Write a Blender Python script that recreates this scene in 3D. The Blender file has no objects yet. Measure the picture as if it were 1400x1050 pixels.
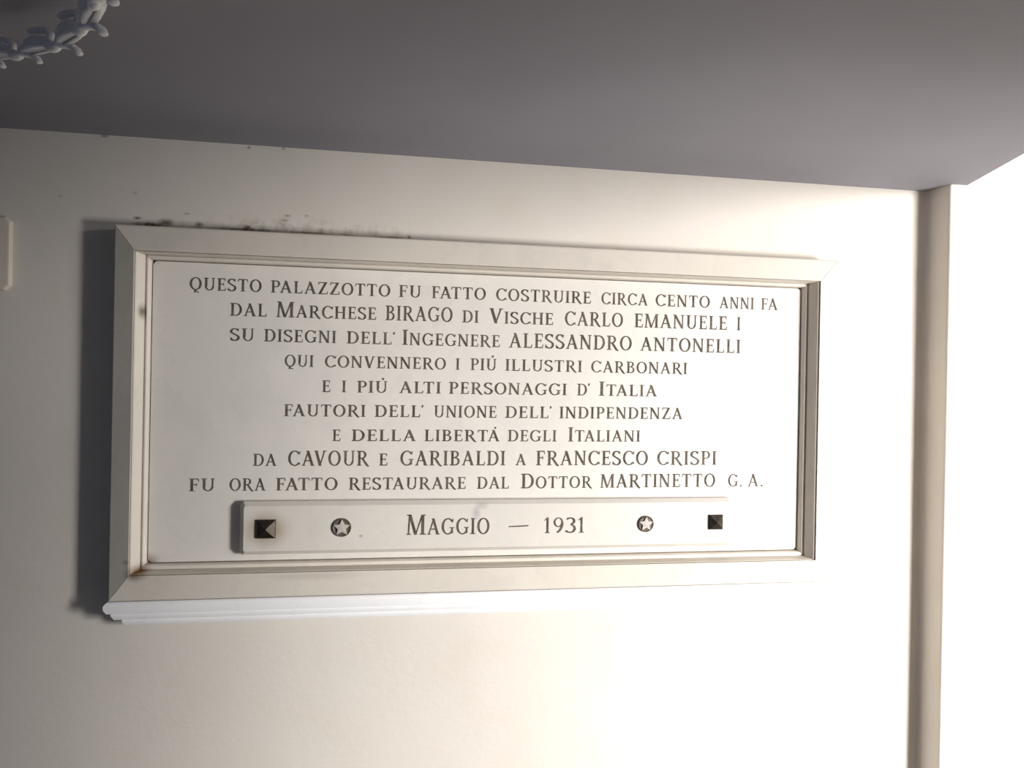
import bpy, bmesh, math, random
from mathutils import Vector, Matrix
random.seed(7)
C = bpy.context.scene.collection
SC = bpy.context.scene

# ------------------------------------------------------------------ camera
cam_d = bpy.data.cameras.new('camera')
cam = bpy.data.objects.new('camera', cam_d); C.objects.link(cam)
cam_d.sensor_width = 36.0
cam_d.lens = 36.0 * 1000.0 / 1400.0
cam_d.clip_start = 0.02
CR = Vector((0.98622253, -0.1643748, 0.01860258))
CU = Vector((-0.01825778, 0.00360836, 0.9998268))
CF = Vector((0.16441346, 0.98639136, -0.00055753))
m = Matrix((CR, CU, -CF)).transposed().to_4x4()
m.translation = Vector((0, -1.6, 2.0))
cam.matrix_world = m
SC.camera = cam

# ------------------------------------------------------------------ light
W = bpy.data.worlds.new('world'); SC.world = W; W.use_nodes = True
bg = W.node_tree.nodes['Background']
bg.inputs['Color'].default_value = (0.50, 0.68, 1.0, 1)
bg.inputs['Strength'].default_value = 0.08

def area(name, loc, aim, sx, sy, power, col, spread=180):
    d = bpy.data.lights.new(name, 'AREA'); d.shape = 'RECTANGLE'
    d.size = sx; d.size_y = sy; d.energy = power; d.color = col; d.spread = math.radians(spread)
    o = bpy.data.objects.new(name, d); C.objects.link(o)
    o.location = loc
    o.rotation_euler = (Vector(aim) - Vector(loc)).to_track_quat('-Z', 'Y').to_euler()
    return o
# daylight that comes in from the open side on the right, through a tall narrow gap
area('courtyard_daylight', (2.31, -1.863, 1.974), (1.6, 0, 1.272), 0.60, 1.58, 268, (1.0, 0.976, 0.948), 172)

vs = SC.view_settings
vs.view_transform = 'Standard'; vs.look = 'None'; vs.gamma = 1.0; vs.use_curve_mapping = False
vs.exposure = 0.0

# ------------------------------------------------------------------ materials
class NT:
    def __init__(s, name):
        s.m = bpy.data.materials.new(name); s.m.use_nodes = True
        s.t = s.m.node_tree; s.b = s.t.nodes['Principled BSDF']
        s.tc = s.t.nodes.new('ShaderNodeTexCoord')
    def n(s, ty, **kw):
        x = s.t.nodes.new(ty)
        for k, v in kw.items(): setattr(x, k, v)
        return x
    def l(s, a, b): s.t.links.new(a, b)
    def noise(s, scale, detail=4, rough=0.55, vec=None):
        x = s.n('ShaderNodeTexNoise'); x.inputs['Scale'].default_value = scale
        x.inputs['Detail'].default_value = detail; x.inputs['Roughness'].default_value = rough
        s.l(vec if vec is not None else s.tc.outputs['Object'], x.inputs['Vector'])
        return x.outputs['Fac']
    def ramp(s, fac, stops):
        x = s.n('ShaderNodeValToRGB'); e = x.color_ramp.elements
        while len(e) < len(stops): e.new(0.5)
        for q, (p, c) in zip(e, stops):
            q.position = p; q.color = (c, c, c, 1) if isinstance(c, (int, float)) else tuple(c) + (1,)
        s.l(fac, x.inputs['Fac']); return x.outputs['Color']
    def mix(s, fac, a, b):
        x = s.n('ShaderNodeMix', data_type='RGBA')
        for sock, v in ((x.inputs[0], fac), (x.inputs[6], a), (x.inputs[7], b)):
            if hasattr(v, 'is_linked'): s.l(v, sock)
            elif isinstance(v, (int, float)): sock.default_value = v
            else: sock.default_value = tuple(v) + (1,)
        return x.outputs[2]
    def math(s, op, a, b=None, c=None):
        x = s.n('ShaderNodeMath', operation=op)
        for i, v in enumerate((a, b, c)):
            if v is None: continue
            if hasattr(v, 'is_linked'): s.l(v, x.inputs[i])
            else: x.inputs[i].default_value = v
        return x.outputs[0]
    def xyz(s):
        x = s.n('ShaderNodeSeparateXYZ'); s.l(s.tc.outputs['Object'], x.inputs[0]); return x.outputs
    def blob(s, cx, cz, rx, rz):
        """1 inside an ellipse in the x-z plane, falling to 0 at its rim (a stain with its own shape)"""
        o = s.xyz()
        dx = s.math('DIVIDE', s.math('SUBTRACT', o[0], cx), rx)
        dz = s.math('DIVIDE', s.math('SUBTRACT', o[2], cz), rz)
        r = s.math('SQRT', s.math('ADD', s.math('MULTIPLY', dx, dx), s.math('MULTIPLY', dz, dz)))
        x = s.n('ShaderNodeMapRange', interpolation_type='SMOOTHSTEP')
        x.inputs[1].default_value = 1.0; x.inputs[2].default_value = 0.0
        s.l(r, x.inputs[0]); return x.outputs[0]
    def bump(s, h, strength, dist=0.002):
        x = s.n('ShaderNodeBump'); x.inputs['Strength'].default_value = strength
        x.inputs['Distance'].default_value = dist
        s.l(h, x.inputs['Height']); s.l(x.outputs['Normal'], s.b.inputs['Normal'])
    def col(s, v):
        if hasattr(v, 'is_linked'): s.l(v, s.b.inputs['Base Color'])
        else: s.b.inputs['Base Color'].default_value = tuple(v) + (1,)
    def done(s, rough=0.6, metal=0.0, spec=0.3):
        s.b.inputs['Roughness'].default_value = rough; s.b.inputs['Metallic'].default_value = metal
        s.b.inputs['Specular IOR Level'].default_value = spec
        return s.m

def mat_plaster():
    q = NT('cream_plaster')
    c = q.mix(q.ramp(q.noise(2.3, 3), [(0.35, 0.0), (0.7, 1.0)]), (0.71, 0.66, 0.598), (0.67, 0.625, 0.57))
    c = q.mix(q.ramp(q.noise(9.0, 5), [(0.5, 0.0), (0.75, 0.35)]), c, (0.66, 0.59, 0.49))
    # grime on the plaster just above the top edge of the plaque
    grime = q.math('MULTIPLY', q.blob(-0.2, 2.306, 0.36, 0.05), q.ramp(q.noise(38, 6, 0.7), [(0.46, 0.0), (0.66, 0.75)]))
    c = q.mix(grime, c, (0.20, 0.135, 0.08))
    for (x, z, rx, rz, a) in ((-0.49, 2.311, 0.055, 0.009, 0.9), (-0.46, 2.318, 0.022, 0.012, 0.75), (-0.515, 2.324, 0.012, 0.005, 0.8),
                              (-0.395, 2.316, 0.012, 0.009, 0.75), (-0.30, 2.315, 0.013, 0.009, 0.8), (-0.30, 2.311, 0.10, 0.006, 0.8),
                              (-0.18, 2.311, 0.06, 0.004, 0.6), (0.035, 2.313, 0.007, 0.005, 0.8), (0.0, 2.310, 0.05, 0.004, 0.6),
                              (-0.22, 2.345, 0.010, 0.004, 0.5), (-0.225, 2.335, 0.012, 0.004, 0.45), (-0.18, 2.347, 0.008, 0.004, 0.4),
                              (-0.42, 2.338, 0.010, 0.004, 0.35), (-0.52, 2.375, 0.007, 0.005, 0.4), (-0.66, 2.36, 0.007, 0.004, 0.3),
                              (-0.58, 2.487, 0.012, 0.006, 0.7), (-0.23, 2.486, 0.007, 0.006, 0.6), (-0.30, 2.483, 0.006, 0.006, 0.5)):
        b = q.math('MULTIPLY', q.blob(x, z, rx, rz), a)
        b = q.math('MULTIPLY', b, q.ramp(q.noise(90, 4, 0.7), [(0.25, 0.45), (0.6, 1.3)]))
        c = q.mix(b, c, (0.11, 0.072, 0.045))
    q.col(c); q.bump(q.noise(55, 5, 0.6), 0.18, 0.003)
    return q.done(0.75, 0, 0.2)

def mat_ceiling():
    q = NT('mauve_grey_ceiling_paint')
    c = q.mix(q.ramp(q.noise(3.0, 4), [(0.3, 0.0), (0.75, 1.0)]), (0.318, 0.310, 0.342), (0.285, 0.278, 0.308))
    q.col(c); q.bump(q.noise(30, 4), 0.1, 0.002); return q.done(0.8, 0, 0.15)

def mat_floor():
    q = NT('pale_stone_floor')
    c = q.mix(q.ramp(q.noise(4.0, 5), [(0.3, 0.0), (0.75, 1.0)]), (0.085, 0.078, 0.072), (0.06, 0.056, 0.052))
    q.col(c); q.bump(q.noise(20, 4), 0.1, 0.002); return q.done(0.6, 0, 0.3)

def mat_marble(name, a, b, vein, stains=()):
    q = NT(name)
    d = q.noise(3.0, 5, 0.6)
    mp = q.n('ShaderNodeVectorMath', operation='ADD'); q.l(q.tc.outputs['Object'], mp.inputs[0])
    cmb = q.n('ShaderNodeCombineXYZ'); q.l(d, cmb.inputs[0]); q.l(d, cmb.inputs[2]); q.l(cmb.outputs[0], mp.inputs[1])
    c = q.mix(q.ramp(q.noise(5.0, 5, 0.6, mp.outputs[0]), [(0.3, 0.0), (0.7, 1.0)]), a, b)
    w = q.n('ShaderNodeTexWave'); w.inputs['Scale'].default_value = 2.2; w.inputs['Distortion'].default_value = 9
    w.inputs['Detail'].default_value = 4; q.l(mp.outputs[0], w.inputs['Vector'])
    c = q.mix(q.math('MULTIPLY', q.ramp(w.outputs['Fac'], [(0.88, 0.0), (1.0, 1.0)]), 0.10), c, vein)
    for (x, z, rx, rz, k, colr) in stains:
        bl = q.math('MULTIPLY', q.blob(x, z, rx, rz), k)
        bl = q.math('MULTIPLY', bl, q.ramp(q.noise(45, 4, 0.6), [(0.2, 0.55), (0.7, 1.25)]))
        c = q.mix(bl, c, colr)
    q.col(c); q.bump(q.noise(70, 4), 0.06, 0.001)
    return q.done(0.5, 0, 0.3)

RUST = (0.19, 0.10, 0.04)
M_wall = mat_plaster(); M_ceil = mat_ceiling(); M_floor = mat_floor()
M_slab = mat_marble('slab_marble', (0.745, 0.705, 0.65), (0.685, 0.652, 0.605), (0.50, 0.49, 0.47),
                    [(-0.478, 1.622, 0.035, 0.03, 0.9, RUST), (-0.478, 2.238, 0.03, 0.02, 0.35, (0.3, 0.24, 0.17))])
M_frame = mat_marble('frame_marble', (0.72, 0.665, 0.585), (0.66, 0.61, 0.54), (0.46, 0.44, 0.42),
                     [(-0.486, 1.612, 0.03, 0.022, 0.9, RUST), (-0.488, 2.13, 0.008, 0.022, 0.85, (0.12, 0.09, 0.06)),
                      (-0.505, 1.635, 0.010, 0.008, 0.6, (0.2, 0.15, 0.1)), (-0.15, 1.60, 0.14, 0.012, 0.35, (0.36, 0.33, 0.28))])
M_sill = mat_marble('sill_marble_lit', (0.90, 0.895, 0.90), (0.86, 0.86, 0.87), (0.66, 0.66, 0.68))  # whiter and bluer than the frame: light from below put into the colour
M_strip = mat_marble('strip_marble', (0.70, 0.655, 0.595), (0.65, 0.615, 0.565), (0.52, 0.49, 0.46),
                     [(-0.2437, 1.6935, 0.060, 0.048, 0.95, (0.30, 0.21, 0.11)), (0.7303, 1.690, 0.04, 0.035, 0.4, (0.50, 0.40, 0.26)),
                      (0.186, 1.722, 0.014, 0.022, 0.7, (0.36, 0.36, 0.36)), (0.20, 1.738, 0.02, 0.012, 0.6, (0.36, 0.36, 0.36)),
                      (-0.055, 1.677, 0.006, 0.004, 0.7, (0.25, 0.2, 0.17))])
def mat_letter():
    q = NT('worn_brown_lettering')
    c = q.mix(q.ramp(q.noise(60, 5, 0.7), [(0.35, 0.0), (0.75, 1.0)]), (0.07, 0.056, 0.043), (0.19, 0.16, 0.13))
    q.col(c); return q.done(0.8, 0, 0.1)
M_letter = mat_letter()
def mat_plain(name, a, b, rough, metal=0.0, spec=0.3, sc=40):
    q = NT(name); q.col(q.mix(q.ramp(q.noise(sc, 4), [(0.3, 0.0), (0.75, 1.0)]), a, b)); return q.done(rough, metal, spec)
M_iron = mat_plain('dark_bronze', (0.09, 0.075, 0.06), (0.05, 0.04, 0.032), 0.42, 0.85, 0.5, 120)
M_ring = mat_plain('tarnished_rosette', (0.10, 0.085, 0.07), (0.20, 0.17, 0.14), 0.6, 0.4, 0.3, 160)
M_star = mat_plain('worn_star_metal', (0.56, 0.51, 0.47), (0.46, 0.42, 0.385), 0.6, 0.0, 0.4, 120)
M_petal = mat_plain('lilac_white_petal', (0.90, 0.885, 0.90), (0.85, 0.825, 0.85), 0.6, 0.0, 0.25, 30)
M_bead = mat_plain('white_bead', (0.93, 0.92, 0.93), (0.90, 0.89, 0.90), 0.45, 0.0, 0.4, 30)
M_wire = mat_plain('grey_strand', (0.45, 0.44, 0.45), (0.38, 0.37, 0.38), 0.6)
M_box = mat_plain('painted_box_cover', (0.70, 0.625, 0.53), (0.66, 0.59, 0.50), 0.6, 0, 0.3, 8)

# ------------------------------------------------------------------ helpers
def obj(name, bm, mats, parent=None, smooth=False, recalc=True):
    me = bpy.data.meshes.new(name)
    if recalc: bmesh.ops.recalc_face_normals(bm, faces=bm.faces)
    bm.to_mesh(me); bm.free()
    for mm in (mats if isinstance(mats, (list, tuple)) else [mats]): me.materials.append(mm)
    if smooth:
        for p in me.polygons: p.use_smooth = True
    o = bpy.data.objects.new(name, me); C.objects.link(o)
    if parent is not None: o.parent = parent
    return o
def thing(name, label, cat, loc=(0, 0, 0), group=None):
    o = bpy.data.objects.new(name, None); C.objects.link(o); o.location = loc
    o.empty_display_size = 0.1
    o['label'] = label; o['category'] = cat
    if group: o['group'] = group
    return o
def tag(o, label, cat):
    o['label'] = label; o['category'] = cat; return o
def struct(name, bm, mat, label=None):
    o = obj(name, bm, mat); o['kind'] = 'structure'
    if label: o['label'] = label
    return o
def prism(pts, z0, z1):
    bm = bmesh.new()
    a = [bm.verts.new((x, y, z0)) for x, y in pts]; b = [bm.verts.new((x, y, z1)) for x, y in pts]
    n = len(pts)
    for i in range(n): bm.faces.new((a[i], a[(i + 1) % n], b[(i + 1) % n], b[i]))
    bm.faces.new(a[::-1]); bm.faces.new(b); return bm
def box(x0, x1, y0, y1, z0, z1):
    return prism([(x0, y0), (x1, y0), (x1, y1), (x0, y1)], z0, z1)
def loft(rings, cap=True):
    bm = bmesh.new(); R = [[bm.verts.new(p) for p in r] for r in rings]; n = len(R[0])
    for A, B in zip(R, R[1:]):
        for i in range(n): bm.faces.new((A[i], A[(i + 1) % n], B[(i + 1) % n], B[i]))
    if cap: bm.faces.new(R[0][::-1]); bm.faces.new(R[-1])
    return bm

# ------------------------------------------------------------------ setting
ZC = 2.4885                                   # underside of the ceiling
XC, PD = 1.2915, 0.071                         # inner corner of the wall, projection of the pier on the right
fil = [(XC - 0.012 + 0.012 * math.sin(a), -0.012 + 0.012 * math.cos(a)) for a in [math.radians(d) for d in (0, 22, 45, 67, 90)]]
struct('wall_back', prism([(-2.6, 0.0)] + fil[:3] + [(XC + 0.02, -0.002), (XC + 0.02, 0.22), (-2.6, 0.22)], 0, ZC), M_wall)
pier = [(fil[2][0], fil[2][1])] + fil[3:]
edge = [(XC + 0.006 * (1 - math.sin(a)), -PD + 0.006 * (1 - math.cos(a))) for a in [math.radians(d) for d in (90, 67, 45, 22, 0)]]
struct('wall_right', prism(pier + [(x, y) for x, y in edge] + [(2.0, -PD), (2.0, 0.22), (XC + 0.021, 0.22), (XC + 0.021, -0.0021)], 0, 4.6), M_wall)
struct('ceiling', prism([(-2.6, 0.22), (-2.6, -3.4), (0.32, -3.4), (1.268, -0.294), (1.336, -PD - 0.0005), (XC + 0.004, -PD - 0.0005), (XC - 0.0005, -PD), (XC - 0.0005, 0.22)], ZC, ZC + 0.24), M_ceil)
# unseen blocker, added: upright and crossbar cut the daylight at the left and top
fw = bmesh.new()
pts = [(0.90, 0.0), (1.215, 0.0), (1.215, 2.0), (3.2, 2.0), (3.2, ZC - 0.0005), (0.90, ZC - 0.0005)]
fa = [fw.verts.new((x, -1.25, z)) for x, z in pts]; fb = [fw.verts.new((x, -1.45, z)) for x, z in pts]
for i in range(6): fw.faces.new((fa[i], fa[(i + 1) % 6], fb[(i + 1) % 6], fb[i]))
fw.faces.new(fa); fw.faces.new(fb[::-1])
struct('light_blocker_front', fw, M_wall)
struct('floor', box(-2.6, 4.2, -3.4, 0.22, -0.12, 0.0), M_floor)

# ------------------------------------------------------------------ lettering
T, t, SE = 0.145, 0.075, 0.055
def bar(x0, x1, y0, y1): return [[(x0, y0), (x1, y0), (x1, y1), (x0, y1)]]
def vs_(x, w=None, top=True, bot=True, y0=0, y1=1):
    w = T if w is None else w; r = bar(x - w / 2, x + w / 2, y0, y1); h = w / 2 + 0.075
    if bot: r += bar(x - h, x + h, 0, SE)
    if top: r += bar(x - h, x + h, 1 - SE, 1)
    return r
def dg(x0, y0, x1, y1, w): return [[(x0 - w / 2, y0), (x0 + w / 2, y0), (x1 + w / 2, y1), (x1 - w / 2, y1)]]
def ringa(cx, cy, rx, ry, a0, a1, w=None, h=None, n=22):
    w = T if w is None else w; h = t if h is None else h; out = []
    A = [math.radians(a0 + (a1 - a0) * i / n) for i in range(n + 1)]
    P = [(cx + rx * math.cos(a), cy + ry * math.sin(a)) for a in A]
    Q = [(cx + (rx - w) * math.cos(a), cy + (ry - h) * math.sin(a)) for a in A]
    for i in range(n): out.append([P[i], P[i + 1], Q[i + 1], Q[i]])
    return out
def stroke(pts):
    """pen stroke along a centre line, thick where it runs upright and thin where it runs level"""
    out = []; L = []; n = len(pts)
    for i, (x, y) in enumerate(pts):
        a = pts[max(i - 1, 0)]; b = pts[min(i + 1, n - 1)]
        dx, dy = b[0] - a[0], b[1] - a[1]; d = math.hypot(dx, dy) or 1
        w = (t + (T - t) * abs(dy / d) ** 1.2) / 2
        L.append(((x - dy / d * w, y + dx / d * w), (x + dy / d * w, y - dx / d * w)))
    for i in range(n - 1): out.append([L[i][0], L[i][1], L[i + 1][1], L[i + 1][0]])
    return out
def arc(cx, cy, rx, ry, a0, a1, n=14):
    return [(cx + rx * math.cos(math.radians(a0 + (a1 - a0) * i / n)), cy + ry * math.sin(math.radians(a0 + (a1 - a0) * i / n))) for i in range(n + 1)]
def spine_S(w):
    r = 0.235; c = w / 2
    return stroke(arc(c, 1 - r - 0.02, w / 2 - 0.07, r - 0.015, 25, 180) + arc(c, 0.745, w / 2 - 0.07, 0.22, 180, 205, 3)[1:] +
                  [(c - 0.03, 0.53), (c + 0.06, 0.48)] + arc(c, 0.255, w / 2 - 0.05, 0.235, 28, -155, 16))
def glyph(ch):
    if ch == 'I': return vs_(0.16), 0.32
    if ch == 'L': return vs_(0.17) + bar(0.17, 0.56, 0, t) + dg(0.545, t, 0.565, 0.24, 0.05), 0.60
    if ch == 'E': return vs_(0.17) + bar(0.17, 0.56, 0, t) + bar(0.17, 0.54, 1 - t, 1) + bar(0.17, 0.44, 0.49, 0.49 + t) + bar(0.42, 0.46, 0.41, 0.64) + dg(0.545, t, 0.57, 0.25, 0.05) + dg(0.53, 0.78, 0.52, 1 - t, 0.05), 0.60
    if ch == 'F': return vs_(0.17) + bar(0.17, 0.54, 1 - t, 1) + bar(0.17, 0.43, 0.48, 0.48 + t) + bar(0.41, 0.45, 0.39, 0.64) + dg(0.54, 0.76, 0.53, 1 - t, 0.05), 0.58
    if ch == 'T': return vs_(0.34, top=False) + bar(0.03, 0.65, 1 - t, 1) + dg(0.03, 0.78, 0.05, 1 - t, 0.05) + dg(0.65, 0.78, 0.63, 1 - t, 0.05), 0.68
    if ch == 'H': return vs_(0.16) + vs_(0.64) + bar(0.16, 0.64, 0.48, 0.48 + t), 0.80
    if ch == 'N': return vs_(0.13, 0.08, top=False) + vs_(0.66, 0.08, bot=False) + dg(0.66, 0, 0.13, 1, 0.17) + bar(0.0, 0.18, 1 - SE, 1), 0.80
    if ch == 'M': return dg(0.10, 0, 0.15, 1, 0.08) + bar(0.0, 0.22, 0, SE) + dg(0.46, 0, 0.17, 1, 0.14) + dg(0.46, 0, 0.78, 1, 0.07) + vs_(0.81, top=False) + bar(0.74, 0.95, 1 - SE, 1) + bar(0.02, 0.22, 1 - SE, 1), 0.96
    if ch == 'A': return dg(0.10, 0, 0.40, 1, 0.08) + dg(0.66, 0, 0.36, 1, 0.16) + bar(0.18, 0.58, 0.30, 0.30 + t) + bar(0.0, 0.21, 0, SE) + bar(0.54, 0.78, 0, SE), 0.78
    if ch == 'V': return dg(0.38, 0, 0.12, 1, 0.16) + dg(0.36, 0, 0.64, 1, 0.08) + bar(0.0, 0.25, 1 - SE, 1) + bar(0.54, 0.76, 1 - SE, 1), 0.76
    if ch == 'U': return bar(0.10, 0.10 + T, 0.32, 1) + bar(0.60, 0.68, 0.32, 1) + bar(0.02, 0.33, 1 - SE, 1) + bar(0.54, 0.75, 1 - SE, 1) + ringa(0.39, 0.32, 0.29, 0.33, 180, 360, 0.115, t), 0.78
    if ch == 'O': return ringa(0.41, 0.5, 0.39, 0.515, 0, 360, n=40), 0.82
    if ch == 'Q': return ringa(0.41, 0.5, 0.39, 0.515, 0, 360, n=40) + stroke([(0.36, 0.03), (0.40, -0.06), (0.34, -0.17), (0.48, -0.14), (0.62, -0.2)]), 0.82
    if ch in 'CG':
        r = ringa(0.42, 0.5, 0.40, 0.515, 38, 322, n=34) + dg(0.70, 0.74, 0.74, 0.97, 0.055)
        if ch == 'G': return r + bar(0.62, 0.62 + 0.12, 0.06, 0.42) + bar(0.52, 0.82, 0.39, 0.39 + SE), 0.82
        return r + dg(0.74, 0.06, 0.72, 0.22, 0.045), 0.76
    if ch == 'D': return vs_(0.17, top=False, bot=False) + bar(0.02, 0.36, 0, t) + bar(0.02, 0.36, 1 - t, 1) + ringa(0.36, 0.5, 0.40, 0.5, -90, 90), 0.78
    if ch == 'P': return vs_(0.17, top=False) + bar(0.02, 0.36, 1 - t, 1) + bar(0.17, 0.36, 0.44, 0.44 + t) + ringa(0.34, 0.72, 0.27, 0.28, -90, 90, 0.13, t), 0.62
    if ch == 'R': return vs_(0.17, top=False) + bar(0.02, 0.36, 1 - t, 1) + bar(0.17, 0.36, 0.46, 0.46 + t) + ringa(0.34, 0.73, 0.27, 0.27, -90, 90, 0.13, t) + dg(0.67, 0, 0.36, 0.49, 0.16) + stroke([(0.62, 0.06), (0.70, -0.02), (0.78, -0.03)]), 0.76
    if ch == 'B': return vs_(0.17, top=False, bot=False) + bar(0.02, 0.34, 1 - t, 1) + bar(0.02, 0.36, 0, t) + bar(0.17, 0.36, 0.49, 0.49 + t) + ringa(0.32, 0.765, 0.25, 0.235, -90, 90, 0.125, t) + ringa(0.34, 0.28, 0.29, 0.28, -90, 90, 0.135, t), 0.66
    if ch == 'S': return spine_S(0.56) + dg(0.475, 0.76, 0.50, 0.97, 0.05) + dg(0.05, 0.03, 0.06, 0.26, 0.05), 0.58
    if ch == 'Z': return bar(0.05, 0.62, 1 - t, 1) + bar(0.03, 0.64, 0, t) + dg(0.12, 0, 0.55, 1, 0.16) + dg(0.06, 0.78, 0.08, 1 - t, 0.05) + dg(0.64, t, 0.62, 0.24, 0.05), 0.68
    if ch == '1': return vs_(0.22, 0.12, top=False) + dg(0.06, 0.80, 0.20, 0.97, 0.07), 0.42
    if ch == '9': return ringa(0.31, 0.69, 0.27, 0.31, 0, 360, 0.11, 0.06, 30) + stroke(arc(0.10, 0.66, 0.43, 0.66, 0, -72)), 0.62
    if ch == '3': return stroke(arc(0.26, 0.76, 0.22, 0.20, 150, -80) ) + stroke(arc(0.25, 0.28, 0.27, 0.25, 85, -150)), 0.58
    if ch == "'": return [[(0.07, 0.86), (0.15, 0.80), (0.22, 1.0), (0.12, 1.06)]], 0.26
    if ch == '.': return bar(0.06, 0.20, 0, 0.13), 0.26
    if ch == '-': return [[(0, 0.40), (0.95, 0.44), (1.0, 0.52), (0.02, 0.47)]], 1.0
    return [], 0.4
GLY = {}
def word_polys(word):
    """polygons of a word in units of its small-capital height, and its width"""
    out = []; x = 0.0; k = 1.0; GAP = 0.10
    for i, ch in enumerate(word):
        if ch == '^': k = 1.24; continue
        if ch == '`':                                # the accent, a short tick above the letter just set
            out.append([(x - 0.36, 1.12), (x - 0.26, 1.08), (x - 0.22, 1.26), (x - 0.36, 1.28)]); continue
        if ch not in GLY: GLY[ch] = glyph(ch)
        ps, w = GLY[ch]
        if i > 0 and word[i - 1] != '^':
            x += GAP - (0.12 if (word[i - 1] + ch) in ('AV', 'VA', 'AT', 'TA', 'LT', 'FA', 'PA', "L'", "D'") else 0)
        for p in ps: out.append([(x + a * k, b * k) for a, b in p])
        x += w * k; k = 1.0
    return out, x
def inscription(words, ysurf, parent):
    """each word one mesh, cut letters filled with dark paint"""
    for (w, x0, x1, z0, z1, h) in words:
        bm = bmesh.new(); cnt = 0
        ps, wid = word_polys(w); sx = (x1 - x0) / wid
        if len(w) == 1 and w != '-' and sx > 1.2 * h:
            xm = (x0 + x1) / 2; sx = 1.2 * h; x0, x1 = xm - sx * wid / 2, xm + sx * wid / 2
        for p in ps:
            cnt += 1
            q = []
            for a, b in p:
                f = a / wid
                q.append((x0 + a * sx, z0 + (z1 - z0) * f + b * h))
            if len(q) < 3: continue
            e = 0.00042 + 0.00001 * (cnt % 5)
            F_ = [bm.verts.new((x, ysurf - e, z)) for x, z in q]
            ar = sum(q[i][0] * q[(i + 1) % len(q)][1] - q[(i + 1) % len(q)][0] * q[i][1] for i in range(len(q)))
            B_ = [bm.verts.new((x, ysurf + 0.0006, z)) for x, z in q]
            n = len(q)
            if ar < 0: F_.reverse(); B_.reverse()
            bm.faces.new(F_)
            for i in range(n): bm.faces.new((F_[(i + 1) % n], F_[i], B_[i], B_[(i + 1) % n]))
        obj('inscription_word' if w != '-' else 'inscription_dash', bm, M_letter, parent, recalc=False)
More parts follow.
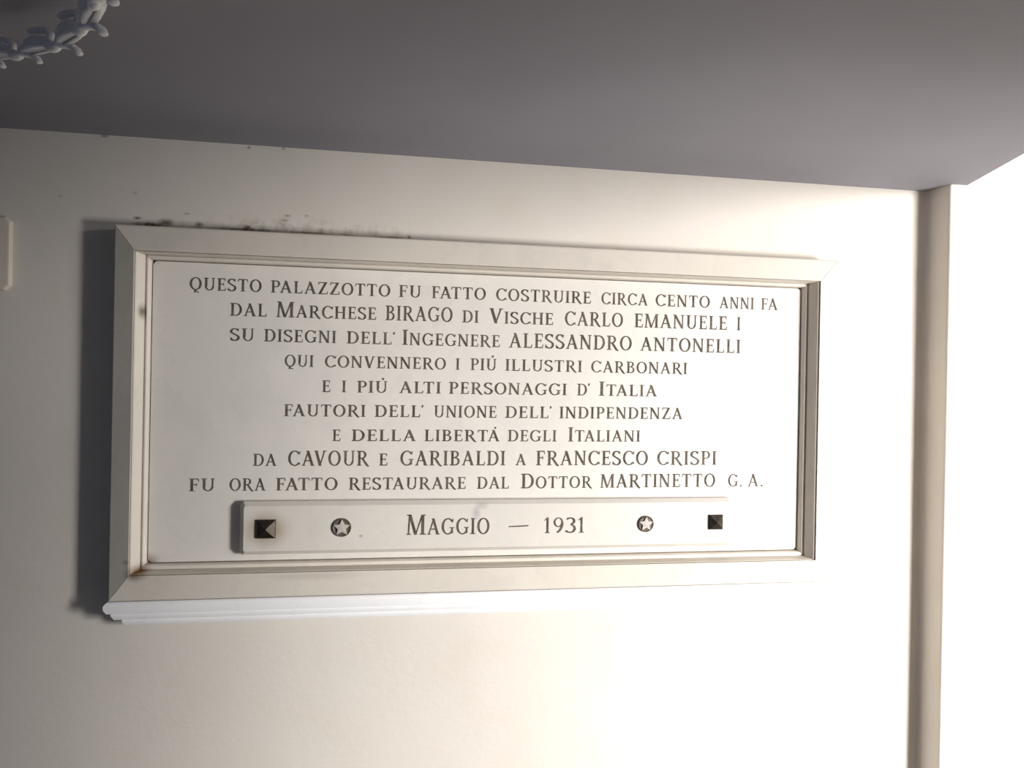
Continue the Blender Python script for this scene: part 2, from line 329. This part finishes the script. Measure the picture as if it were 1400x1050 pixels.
LINES = [
    [('QUESTO', -0.4057, -0.2645, 2.1788, 2.1791, 0.0255), ('PALAZZOTTO', -0.2471, -0.0023, 2.1792, 2.1798, 0.0253), ('FU', 0.0146, 0.0625, 2.1798, 2.1799, 0.0254), ('FATTO', 0.0843, 0.2022, 2.18, 2.1803, 0.0257), ('COSTRUIRE', 0.2236, 0.4371, 2.1803, 2.1808, 0.0262), ('CIRCA', 0.4606, 0.5687, 2.1809, 2.1811, 0.0262), ('CENTO', 0.587, 0.7179, 2.1812, 2.1815, 0.0266), ('ANNI', 0.7408, 0.826, 2.1816, 2.1818, 0.0264), ('FA', 0.8424, 0.8844, 2.1818, 2.1819, 0.0266)],
    [('DAL', -0.3263, -0.2535, 2.1285, 2.1287, 0.0263), ('^MARCHESE', -0.2345, -0.031, 2.1288, 2.1295, 0.026), ('BIRAGO', -0.0121, 0.1307, 2.1296, 2.1301, 0.0312), ('DI', 0.1512, 0.187, 2.1301, 2.1303, 0.0261), ('^VISCHE', 0.2101, 0.3524, 2.1303, 2.1308, 0.0261), ('CARLO', 0.378, 0.5124, 2.1309, 2.1314, 0.0309), ('EMANUELE', 0.5381, 0.7604, 2.1315, 2.1322, 0.031), ('I', 0.7837, 0.7936, 2.1323, 2.1323, 0.0303)],
    [('SU', -0.3254, -0.2772, 2.0775, 2.0776, 0.0256), ('DISEGNI', -0.2584, -0.1125, 2.0776, 2.0779, 0.0256), ("DELL'", -0.0915, 0.0103, 2.078, 2.0782, 0.0257), ('^INGEGNERE', 0.0241, 0.2344, 2.0782, 2.0787, 0.026), ('ALESSANDRO', 0.2546, 0.5339, 2.0787, 2.0793, 0.0319), ('ANTONELLI', 0.5535, 0.7947, 2.0793, 2.0798, 0.0308)],
    [('QUI', -0.2167, -0.1578, 2.0268, 2.027, 0.0244), ('CONVENNERO', -0.1355, 0.1184, 2.027, 2.0276, 0.0248), ('I', 0.1373, 0.1493, 2.0276, 2.0276, 0.0244), ('PIU`', 0.1706, 0.2281, 2.0277, 2.0278, 0.0254), ('ILLUSTRI', 0.2469, 0.4199, 2.0279, 2.0282, 0.0254), ('CARBONARI', 0.44, 0.666, 2.0283, 2.0288, 0.0258)],
    [('E', -0.142, -0.1211, 1.9749, 1.975, 0.0245), ('I', -0.1002, -0.0904, 1.975, 1.9751, 0.0246), ('PIU`', -0.0686, -0.0047, 1.9751, 1.9753, 0.0248), ('ALTI', 0.0199, 0.1084, 1.9754, 1.9756, 0.025), ('PERSONAGGI', 0.1251, 0.3859, 1.9757, 1.9764, 0.0255), ("D'", 0.4089, 0.4393, 1.9765, 1.9766, 0.026), ('^ITALIA', 0.4588, 0.5945, 1.9766, 1.977, 0.0256)],
    [('FAUTORI', -0.2163, -0.0495, 1.9236, 1.9241, 0.025), ("DELL'", -0.0312, 0.0734, 1.9241, 1.9244, 0.0252), ('UNIONE', 0.0937, 0.23, 1.9245, 1.9249, 0.0256), ("DELL'", 0.2489, 0.3538, 1.9249, 1.9253, 0.0256), ('INDIPENDENZA', 0.3697, 0.6564, 1.9253, 1.9262, 0.0259)],
    [('E', -0.1208, -0.0968, 1.8725, 1.8725, 0.0241), ('DELLA', -0.0779, 0.0567, 1.8726, 1.8731, 0.0244), ('LIBERTA`', 0.0744, 0.2374, 1.8731, 1.8737, 0.0248), ('DEGLI', 0.2552, 0.3647, 1.8738, 1.8741, 0.0249), ('^ITALIANI', 0.3902, 0.5575, 1.8742, 1.8748, 0.0253)],
    [('DA', -0.2755, -0.2291, 1.8203, 1.8204, 0.025), ('CAVOUR', -0.2063, -0.0415, 1.8205, 1.8209, 0.0314), ('E', -0.0233, 0.0012, 1.8209, 1.821, 0.0256), ('GARIBALDI', 0.0242, 0.2513, 1.821, 1.8215, 0.0315), ('A', 0.2733, 0.2977, 1.8216, 1.8216, 0.0248), ('FRANCESCO', 0.3188, 0.5768, 1.8217, 1.8223, 0.0317), ('CRISPI', 0.5975, 0.741, 1.8223, 1.8227, 0.0316)],
    [('FU', -0.4, -0.3491, 1.7688, 1.769, 0.0258), ('ORA', -0.3212, -0.25, 1.7691, 1.7693, 0.0256), ('FATTO', -0.2296, -0.104, 1.7693, 1.7697, 0.026), ('RESTAURARE', -0.082, 0.1658, 1.7698, 1.7706, 0.0257), ('DAL', 0.1897, 0.2604, 1.7707, 1.7709, 0.0258), ('^DOTTOR', 0.2863, 0.4467, 1.771, 1.7715, 0.0261), ('MARTINETTO', 0.4664, 0.739, 1.7715, 1.7724, 0.0302), ('G.', 0.7694, 0.8053, 1.7725, 1.7726, 0.0286), ('A.', 0.818, 0.8572, 1.7726, 1.7727, 0.0288)],
    [('^MAGGIO', 0.0398, 0.2164, 1.6778, 1.6772, 0.0342), ('-', 0.2569, 0.3018, 1.6771, 1.677, 0.0347), ('1931', 0.3341, 0.4266, 1.6769, 1.6766, 0.034)],
]

# ------------------------------------------------------------------ marble plaque
PL = thing('marble_plaque', 'wide white marble memorial plaque in a moulded frame with engraved Italian text', 'plaque')
YS = -0.025                                          # face of the slab
OX0, OX1, OZ0, OZ1 = -0.5410, 1.0210, 1.5550, 2.3000  # outer edge of the frame
IX0, IX1, IZ0, IZ1 = -0.4990, 0.9680, 1.6086, 2.2480  # inner edge of its flat band
SX0, SX1, SZ0, SZ1 = -0.4775, 0.9440, 1.6235, 2.2360  # opening, where the slab shows
def rc(o, f, fz=None):
    """rectangle between the band's inner edge (f=0) and the slab opening (f=1)"""
    fz = f if fz is None else fz
    return (IX0 + (SX0 - IX0) * f, IX1 + (SX1 - IX1) * f, IZ0 + (SZ0 - IZ0) * fz, IZ1 + (SZ1 - IZ1) * fz)
def ro(f):
    return (OX0 + (IX0 - OX0) * f, OX1 + (IX1 - OX1) * f, OZ0 + (IZ0 - OZ0) * f, OZ1 + (IZ1 - OZ1) * f)
PROF = [(ro(0), -0.0005), (ro(0), -0.0465), (ro(0.03), -0.0505), (ro(0.08), -0.0520), (ro(0.975), -0.0648), (ro(1.0), -0.0650),
        (rc(0, 0.0), -0.0570), (rc(0, 0.05, 0.09), -0.0570), (rc(0, 0.06, 0.10), -0.0615), (rc(0, 0.16, 0.15), -0.0605), (rc(0, 0.30, 0.21), -0.0530), (rc(0, 0.50, 0.28), -0.0440), (rc(0, 0.56, 0.30), -0.0410), (rc(0, 0.585, 0.31), -0.0345),
        (rc(0, 0.66, 0.36), -0.0345), (rc(0, 0.72, 0.42), -0.0370), (rc(0, 0.82, 0.80), -0.0372), (rc(0, 0.92, 0.92), -0.0340), (rc(0, 0.985), -0.0290), (rc(0, 1.0), -0.0220), (rc(0, 1.0), -0.0005)]
def corner(r, i):
    x0, x1, z0, z1 = r
    return [(x0, z1), (x1, z1), (x1, z0), (x0, z0)][i]
def rail(name, a, b, gap=0.0006):
    bm = bmesh.new(); A = []; B = []
    for r, y in PROF:
        p, q = Vector(corner(r, a)), Vector(corner(r, b))
        d = (q - p).normalized() * gap
        p, q = p + d, q - d
        A.append(bm.verts.new((p.x, y, p.y))); B.append(bm.verts.new((q.x, y, q.y)))
    n = len(A)
    for i in range(n): bm.faces.new((A[i], A[(i + 1) % n], B[(i + 1) % n], B[i]))
    bm.faces.new(A[::-1]); bm.faces.new(B)
    return obj(name, bm, M_frame, PL)
rail('frame_rail', 0, 1); rail('frame_rail', 1, 2); rail('frame_rail', 2, 3); rail('frame_rail', 3, 0)

# slab: slightly smaller than the opening so a dark joint shows round it
g = 0.0016; cr = 0.006
def rrect(x0, x1, z0, z1, c):
    return [(x0 + c, z0), (x1 - c, z0), (x1, z0 + c), (x1, z1 - c), (x1 - c, z1), (x0 + c, z1), (x0, z1 - c), (x0, z0 + c)]
def plate(x0, x1, z0, z1, c, rings):
    return loft([[(x, y, z) for x, z in rrect(x0 + i, x1 - i, z0 + i, z1 - i, max(c - i * 0.4, 0.0008))] for y, i in rings])
obj('slab', plate(SX0 + g, SX1 - g, SZ0 + g, SZ1 - g, cr, [(-0.0005, 0), (YS + 0.001, 0), (YS, 0.001)]), M_slab, PL)

# sill moulding under the frame, stepping back towards the wall, its ends returned
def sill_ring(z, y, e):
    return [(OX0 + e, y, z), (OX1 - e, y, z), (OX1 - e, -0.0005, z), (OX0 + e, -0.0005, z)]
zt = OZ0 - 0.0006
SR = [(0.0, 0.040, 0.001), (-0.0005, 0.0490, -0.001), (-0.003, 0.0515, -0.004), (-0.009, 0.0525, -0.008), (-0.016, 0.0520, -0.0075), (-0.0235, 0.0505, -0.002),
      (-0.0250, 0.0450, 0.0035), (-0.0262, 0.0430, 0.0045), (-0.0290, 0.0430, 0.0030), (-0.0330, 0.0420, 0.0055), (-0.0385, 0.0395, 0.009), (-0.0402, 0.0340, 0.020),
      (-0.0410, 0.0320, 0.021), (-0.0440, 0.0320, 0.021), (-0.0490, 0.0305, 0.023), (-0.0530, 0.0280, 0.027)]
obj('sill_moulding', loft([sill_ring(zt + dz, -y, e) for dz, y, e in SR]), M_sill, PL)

for words in LINES[:9]:
    inscription(words, YS, PL)

# date tablet fixed on the slab
YT = -0.047
TX0, TX1, TZ0, TZ1 = -0.2965, 0.7725, 1.6405, 1.7492
DT = obj('date_tablet', plate(TX0, TX1, TZ0, TZ1, 0.0062, [(YS, 0.0), (YT + 0.0085, 0.0), (YT + 0.0001, 0.0078), (YT - 0.0004, 0.0085)]), M_strip, PL)
YTF = YT - 0.0004
inscription(LINES[9], YTF, DT)
def pyramid(cx, cz, s):
    y = YTF; h = 0.012
    r = lambda k, yy: [(cx - k, yy, cz - k), (cx + k, yy, cz - k), (cx + k, yy, cz + k), (cx - k, yy, cz + k)]
    o = obj('pyramid_stud', loft([r(s, y), r(s, y - 0.003), r(s * 0.94, y - 0.0042), r(0.0004, y - h)]), M_iron, DT)
    o['label'] = 'dark bronze pyramid stud'
pyramid(-0.2437, 1.6945, 0.0190); pyramid(0.7303, 1.6963, 0.0165)
def rosette(cx, cz, R_):
    y = YTF; bm = bmesh.new(); n = 36
    rings = [(R_, 0), (R_, -0.003), (R_ * 0.93, -0.0042), (R_ * 0.84, -0.0030), (R_ * 0.80, -0.0022)]
    V = [[bm.verts.new((cx + r * math.cos(2 * math.pi * i / n), y + d, cz + r * math.sin(2 * math.pi * i / n))) for i in range(n)] for r, d in rings]
    for A, B in zip(V, V[1:]):
        for i in range(n): bm.faces.new((A[i], A[(i + 1) % n], B[(i + 1) % n], B[i]))
    bm.faces.new(V[0][::-1]); bm.faces.new(V[-1])
    # the raised five-pointed star
    P = [(R_ * (0.93 if k % 2 == 0 else 0.45), math.radians(90 + 36 * k)) for k in range(10)]
    b = [bm.verts.new((cx + r * math.cos(a), y - 0.0020, cz + r * math.sin(a))) for r, a in P]
    s = [bm.verts.new((cx + r * 0.97 * math.cos(a), y - 0.0052, cz + r * 0.97 * math.sin(a))) for r, a in P]
    c = bm.verts.new((cx, y - 0.0060, cz))
    for i in range(10):
        j = (i + 1) % 10
        f = bm.faces.new((b[i], b[j], s[j], s[i])); f.material_index = 1
        f = bm.faces.new((s[i], s[j], c)); f.material_index = 1
    o = obj('star_rosette', bm, [M_ring, M_star], DT)
    o['label'] = 'round tarnished rosette with a raised pale star'
rosette(-0.093, 1.6954, 0.0192); rosette(0.5653, 1.6943, 0.0180)

# ------------------------------------------------------------------ box cover at the left edge of the picture
bx0, bx1, bz0, bz1 = -0.8945, -0.7440, 2.1655, 2.3120
cv = obj('junction_box_cover', plate(bx0, bx1, bz0, bz1, 0.010, [(-0.0003, 0.0015), (-0.0030, 0.0015), (-0.0030, 0.0), (-0.0085, 0.0), (-0.0115, 0.0030), (-0.012, 0.006)]), M_box)
tag(cv, 'flat painted square box cover on the wall left of the marble plaque', 'box cover')

# ------------------------------------------------------------------ paper-flower garland under the ceiling
GP = [(-0.740, -0.410, 2.446), (-0.6850, -0.427, 2.4400), (-0.6288, -0.4462, 2.4365), (-0.5699, -0.4705, 2.4365), (-0.5114, -0.4968, 2.4365), (-0.4478, -0.5346, 2.4365),
      (-0.3909, -0.5940, 2.4365), (-0.3449, -0.6709, 2.4365), (-0.3043, -0.7505, 2.4365), (-0.2697, -0.8286, 2.4400), (-0.240, -0.905, 2.448)]
GO = Vector(GP[0])
GR = thing('flower_garland', 'lilac white garland of curled-petal flowers hanging under the dark ceiling', 'garland', GP[0])
def tube(pts, r, n=8):
    rings = []
    for i, p in enumerate(pts):
        d = (Vector(pts[min(i + 1, len(pts) - 1)]) - Vector(pts[max(i - 1, 0)])).normalized()
        u = d.cross(Vector((0, 0, 1))).normalized(); v = d.cross(u)
        rings.append([tuple(Vector(p) + (u * math.cos(2 * math.pi * k / n) + v * math.sin(2 * math.pi * k / n)) * r) for k in range(n)])
    return loft(rings)
loc = lambda p: tuple(Vector(p) - GO)
ends = [(-0.775, -0.400, ZC - 0.001)] + GP + [(-0.226, -0.940, ZC - 0.001)]
obj('strand', tube([loc(p) for p in ends], 0.0016), M_wire, GR, smooth=True)
for e in (ends[0], ends[-1]):
    bm = bmesh.new(); bmesh.ops.create_cone(bm, cap_ends=True, segments=16, radius1=0.007, radius2=0.009, depth=0.006,
                                            matrix=Matrix.Translation(Vector(loc((e[0], e[1], ZC - 0.0032)))))
    obj('ceiling_hook', bm, M_wire, GR)
def horn(bm, rings):
    """closed loft through elliptical rings (centre, axis u, axis v, radius u, radius v)"""
    n = 14; R = []
    for c, u, v, ru, rv in rings:
        R.append([bm.verts.new(c + u * (ru * math.cos(2 * math.pi * k / n)) + v * (rv * math.sin(2 * math.pi * k / n))) for k in range(n)])
    for A, B in zip(R, R[1:]):
        for i in range(n): bm.faces.new((A[i], A[(i + 1) % n], B[(i + 1) % n], B[i]))
    bm.faces.new(R[0][::-1]); bm.faces.new(R[-1])
def curl(bm, base, ax, up, side, L, path, rad, flat=0.75):
    """a rolled petal end following a path of (along, height, sideways)"""
    P = [base + ax * (s * L) + up * (h * L) + side * (d * L) for s, h, d in path]; rings = []
    for j, p in enumerate(P):
        d = (P[min(j + 1, len(P) - 1)] - P[max(j - 1, 0)]).normalized()
        v = side - d * side.dot(d); v.normalize(); u = v.cross(d)
        rings.append((p, u, v, rad[j] * L * flat, rad[j] * L))
    horn(bm, rings)
def flower(a, b, turn=0.0):
    """a sheath of petals from base a to mouth b: the upper one curls back, the lower one runs on and droops"""
    a, b = Vector(a), Vector(b); ax = b - a; L = ax.length; ax.normalize()
    side = ax.cross(Vector((0, 0, 1))).normalized(); up = side.cross(ax)
    bm = bmesh.new()
    # fluted sheath, wide in the middle, carried a little above the strand
    body = [(0.0, 0.02, 0.04, 0.05), (0.15, 0.075, 0.08, 0.09), (0.35, 0.125, 0.135, 0.14), (0.55, 0.14, 0.155, 0.15), (0.74, 0.12, 0.135, 0.13), (0.90, 0.06, 0.085, 0.08), (1.0, 0.015, 0.05, 0.05)]
    n = 30; R = []
    for s, h, rv, rs in body:
        c = a + ax * (s * L) + up * (h * L); ring = []
        for k in range(n):
            th = 2 * math.pi * k / n; fl = 1 + 0.13 * math.cos(5 * th + turn) * min(1, s * 4) * min(1, (1 - s) * 4)
            ring.append(bm.verts.new(c + up * (rv * L * fl * math.sin(th)) + side * (rs * L * fl * math.cos(th))))
        R.append(ring)
    for A, B in zip(R, R[1:]):
        for i in range(n): bm.faces.new((A[i], A[(i + 1) % n], B[(i + 1) % n], B[i]))
    bm.faces.new(R[0][::-1]); bm.faces.new(R[-1])
    fl = obj('flower', bm, M_petal, GR, smooth=True)
    # the rolled petal ends: one arches up and back, one runs on past the bead and bends down, each modelled as a roll
    bm = bmesh.new()
    curl(bm, a, ax, up, side, L, [(0.74, 0.12, 0.0), (0.84, 0.19, 0.0), (0.85, 0.27, 0.0), (0.78, 0.335, 0.02), (0.66, 0.36, 0.05), (0.53, 0.355, 0.09), (0.44, 0.325, 0.12), (0.42, 0.31, 0.12)],
         [0.09, 0.085, 0.08, 0.078, 0.075, 0.07, 0.055, 0.02])
    obj('curled_petal', bm, M_petal, fl, smooth=True)
    bm = bmesh.new()
    curl(bm, a, ax, up, side, L, [(0.85, 0.00, 0.05), (1.00, 0.0, 0.08), (1.16, 0.01, 0.06), (1.30, 0.0, 0.01), (1.40, -0.035, -0.03), (1.47, -0.09, -0.05), (1.51, -0.15, -0.06), (1.515, -0.17, -0.06)],
         [0.06, 0.07, 0.075, 0.078, 0.08, 0.085, 0.075, 0.03])
    obj('curled_petal', bm, M_petal, fl, smooth=True)
    bm = bmesh.new()
    bmesh.ops.create_uvsphere(bm, u_segments=16, v_segments=10, radius=1.0)
    M = Matrix((ax, side, up)).transposed().to_4x4() @ Matrix.Diagonal((0.0120, 0.0072, 0.0072, 1)); M.translation = a + ax * (1.0 * L) + side * (0.05 * L)
    bmesh.ops.transform(bm, matrix=M, verts=bm.verts)
    obj('bead', bm, M_bead, GR, smooth=True)['label'] = 'white bead between two flowers'
for i in range(len(GP) - 1):
    flower(loc(GP[i]), loc(GP[i + 1]), 0.7 * i)
